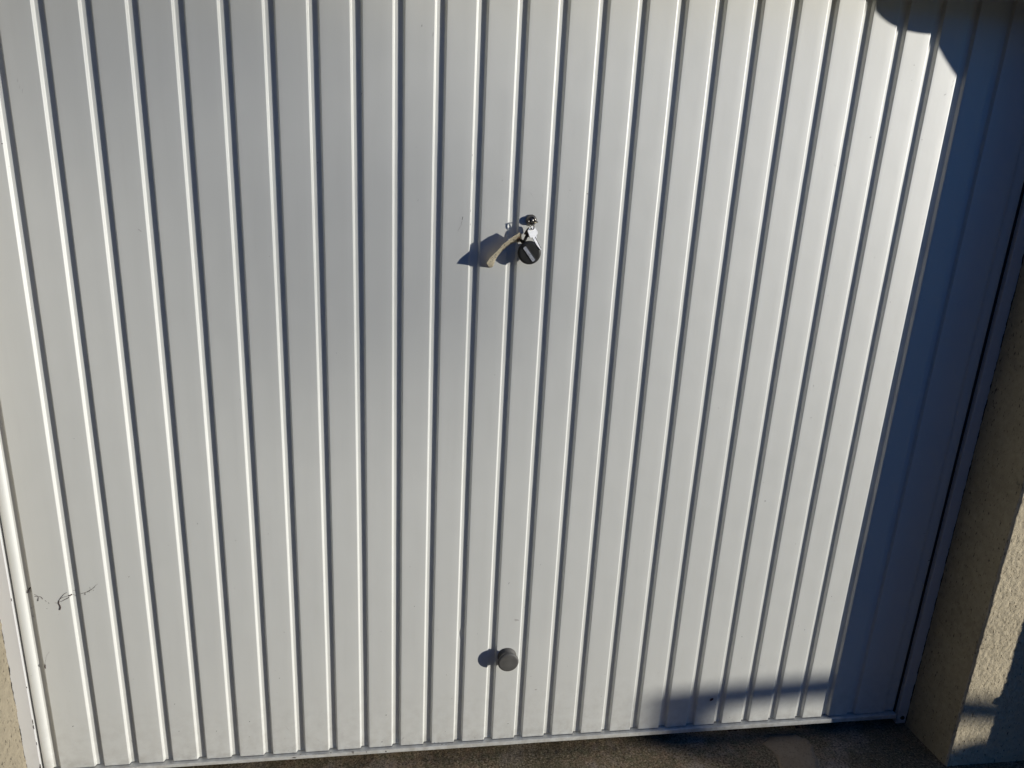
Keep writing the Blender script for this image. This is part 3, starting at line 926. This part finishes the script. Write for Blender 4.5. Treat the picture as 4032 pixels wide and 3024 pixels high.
strokes = [([(828, 590), (845, 570), (865, 590), (850, 620), (828, 640), (850, 650), (872, 636)], 1.0),
           ([(968, 650), (940, 640), (910, 665), (900, 700), (925, 718), (955, 690)], 1.0), ([(905, 740), (915, 700)], .8),
           ([(1000, 620), (1010, 650), (1035, 610), (1040, 640)], .7), ([(1060, 600), (1085, 570), (1090, 600)], .7),
           ([(1105, 545), (1115, 500), (1135, 480), (1145, 540), (1120, 540)], .9), ([(1165, 515), (1175, 490), (1200, 480)], .9),
           ([(665, 755), (690, 715), (720, 690)], .8), ([(700, 700), (705, 740)], .6), ([(745, 815), (765, 795), (770, 850), (800, 800), (805, 760)], 1.3),
           ([(695, 860), (715, 880), (735, 850)], .8), ([(560, 930), (575, 895)], .6), ([(610, 930), (640, 950)], .6),
           ([(440, 1040), (470, 1000), (490, 1030), (470, 1070)], .7), ([(385, 1080), (410, 1090), (430, 1060)], .7), ([(310, 1160), (340, 1120), (360, 1130)], .7),
           ([(420, 1120), (440, 1150), (470, 1120)], .6), ([(245, 1225), (275, 1200)], .6), ([(205, 1355), (225, 1320), (250, 1340)], .6), ([(330, 1230), (345, 1290)], .6),
           ([(1215, 395), (1240, 360), (1250, 400), (1240, 430)], .6), ([(1265, 370), (1300, 345)], .5), ([(1320, 310), (1345, 290)], .5)]
for P, wf in strokes:
    Q = [ontag(*zt(x, y)) for x, y in P]
    Q = [q for q in Q if q is not None]
    if len(Q) > 1:
        tube(bm, smooth_path(Q, 3), 0.00036 * wf, 5)
obj('handwriting', bm, M['ink'], TG)
bm = bmesh.new()
ce = (1450, 352); pts_e = []
for i in range(24):
    a = 2 * math.pi * i / 24
    # slanted ellipse measured in the crop
    ex, ey = 66 * math.cos(a), 128 * math.sin(a)
    r_ = math.radians(27)
    q = ontag(*zt(ce[0] + ex * math.cos(r_) - ey * math.sin(r_), ce[1] + ex * math.sin(r_) + ey * math.cos(r_)), 0.0006)
    pts_e.append(q)
pts_e = [p for p in pts_e if p is not None]
ve = [bm.verts.new(p) for p in pts_e]; cc = bm.verts.new(sum(pts_e, Vector()) / len(pts_e))
for i in range(len(ve)): bm.faces.new((ve[i], ve[(i + 1) % len(ve)], cc))
obj('eyelet', bm, M['eyelet'], TG)

# ------------------------------------------------------------------ dried climber remains on the lower left of the door
tz = lambda x, y: (60 + x / 6.144, 2260 + y / 6.144)
def door_pt(x, y, lift):
    c = at(*tz(x, y)); h = BV.ray_cast(Vector((c.x, -0.1, c.z)), Vector((0, 1, 0)))
    return Vector((c.x, (h[0].y if h[0] is not None else 0) - lift, c.z))
TG3 = [bmesh.new(), bmesh.new(), bmesh.new(), bmesh.new()]
for P, r0, r1 in (([(345, 362), (318, 385), (292, 425), (276, 470), (272, 500)], .0022, .0014), ([(262, 392), (300, 395)], .0008, .0006),
                  ([(320, 440), (370, 460), (430, 468)], .0004, .0003), ([(462, 490), (510, 510), (570, 545), (612, 545), (645, 570), (670, 605)], .0004, .0009), ([(470, 540), (540, 543), (600, 548)], .0009, .0005),
                  ([(572, 555), (562, 600), (555, 650)], .0005, .0014), ([(1062, 640), (1085, 600), (1130, 540), (1190, 480), (1250, 440)], .0010, .0004), ([(1085, 600), (1150, 565), (1220, 545), (1290, 520)], .0008, .0004),
                  ([(1100, 665), (1160, 640), (1225, 605), (1290, 570), (1330, 535)], .0005, .0012), ([(1068, 640), (1062, 700), (1085, 745), (1105, 790), (1098, 830), (1080, 862)], .0013, .0020), ([(1058, 680), (1010, 700), (960, 690)], .0007, .0003),
                  ([(1310, 520), (1345, 525)], .0026, .0022), ([(1345, 545), (1400, 538), (1440, 545)], .0004, .0003), ([(1360, 448), (1440, 435)], .0004, .0003), ([(1410, 572), (1442, 572)], .0008, .0006),
                  ([(1555, 485), (1600, 470), (1660, 455), (1740, 432), (1800, 395), (1870, 355), (1930, 305)], .0007, .0004), ([(1740, 432), (1790, 405), (1850, 370)], .0011, .0006), ([(1690, 455), (1692, 495)], .0005, .0011),
                  ([(1790, 430), (1800, 436)], .0010, .0008), ([(1870, 355), (1950, 270), (2000, 240)], .0003, .0002), ([(1700, 480), (1690, 500)], .0008, .0006),
                  ([(345, 866), (378, 870)], .0007, .0005), ([(372, 1058), (415, 1070)], .0007, .0004), ([(430, 795), (455, 800)], .0009, .0006), ([(800, 690), (825, 712)], .0006, .0006), ([(730, 635), (760, 665)], .0005, .0005),
                  ([(1880, 388), (1905, 395)], .0006, .0005), ([(1800, 320), (1815, 360)], .0004, .0003), ([(755, 830), (790, 835)], .0004, .0003)):
    small = (abs(P[0][0] - P[-1][0]) + abs(P[0][1] - P[-1][1])) < 60
    bm = TG3[3 if small else (0 if P[0][0] < 760 else (1 if P[0][0] < 1480 else 2))]
    pts_ = [door_pt(x, y, max(r0, r1) * 0.6) for x, y in P]
    pts_ = smooth_path(pts_, 4) if len(pts_) > 2 else pts_
    for q in pts_: 
        q.x += rnd.uniform(-.0003, .0003); q.z += rnd.uniform(-.0003, .0003)
    n_ = len(pts_)
    tube(bm, pts_, [0.60 * (r0 + (r1 - r0) * i / (n_ - 1)) * (1 + 0.25 * math.sin(i * 2.1)) for i in range(n_)], 6)
for b_, lb in zip(TG3, ('withered brown tendril stub stuck beside the leftmost groove of the door', 'withered forked brown tendril hanging at the first rib on the lower left of the door', 'thin grey brown tendril trace rising to the right of the first rib')):
    tag(obj('dried_tendril', b_, M['tendril'], smooth=True), lb, 'tendril', 'dried climber remains on the door')
tag(obj('tendril_crumbs', TG3[3], M['tendril'], smooth=True), 'tiny dark crumbs of dried climber scattered over the first two door panels', 'crumbs', kind='stuff')
tz = r4
bm = bmesh.new()
tube(bm, smooth_path([door_pt(322, 905, .0003), door_pt(305, 925, .0003), door_pt(296, 960, .0003), door_pt(294, 985, .0008), door_pt(293, 1000, .0014), door_pt(297, 1012, .001)], 4),
     [.00010] * 12 + [.0003, .0006, .0009, .0013, .0016, .0015, .0013, .0010, .0008], 6)
tag(obj('dried_tendril', bm, M['tendril']), 'tiny hanging wisp of dried tendril on the first panel near its foot', 'tendril')

# dead leaf stuck on the door at the lower right
tz = C(2500, 2700, 2.765)
L_ = [(815, 165), (818, 150), (826, 138), (838, 130), (852, 130), (848, 145), (838, 155), (828, 160)]
bm = bmesh.new()
lp = [door_pt(x, y, .0012 + .002 * ((x - 815) / 40)) for x, y in L_]
slab(bm, lp, Vector((0, -1, 0)), 0.0005)
tag(obj('dead_leaf', bm, M['leaf']), 'small dark red dead leaf stuck to the door above the low shadow', 'leaf')
# leaf litter under the rail
for k, (x, y, lb) in enumerate(((1030, 490, 'reddish dead leaf lying on the ground under the door rail'), (1075, 492, 'curled pale brown leaf under the rail, right of the reddish leaf'), (1765, 462, 'small brown leaf against the rail by the pale cement patch'))):
    c = on_ground(2500 + x / 2.765, 2700 + y / 2.765, 0.004)
    bm = bmesh.new(); vs = []
    n_ = 12
    for i in range(n_):
        a = 2 * math.pi * i / n_
        vs.append(bm.verts.new(c + Vector((0.011 * math.cos(a + k), 0.006 * math.sin(a + k), 0.005 * abs(math.sin(a * 1.5)) + 0.002))))
    m_ = bm.verts.new(c + Vector((0, 0, 0.001)))
    for i in range(n_): bm.faces.new((vs[i], vs[(i + 1) % n_], m_))
    bmesh.ops.solidify(bm, geom=bm.faces[:], thickness=0.0004)
    tag(obj('dead_leaf', bm, M['leaf']), lb, 'leaf', 'dead leaves on the ground')
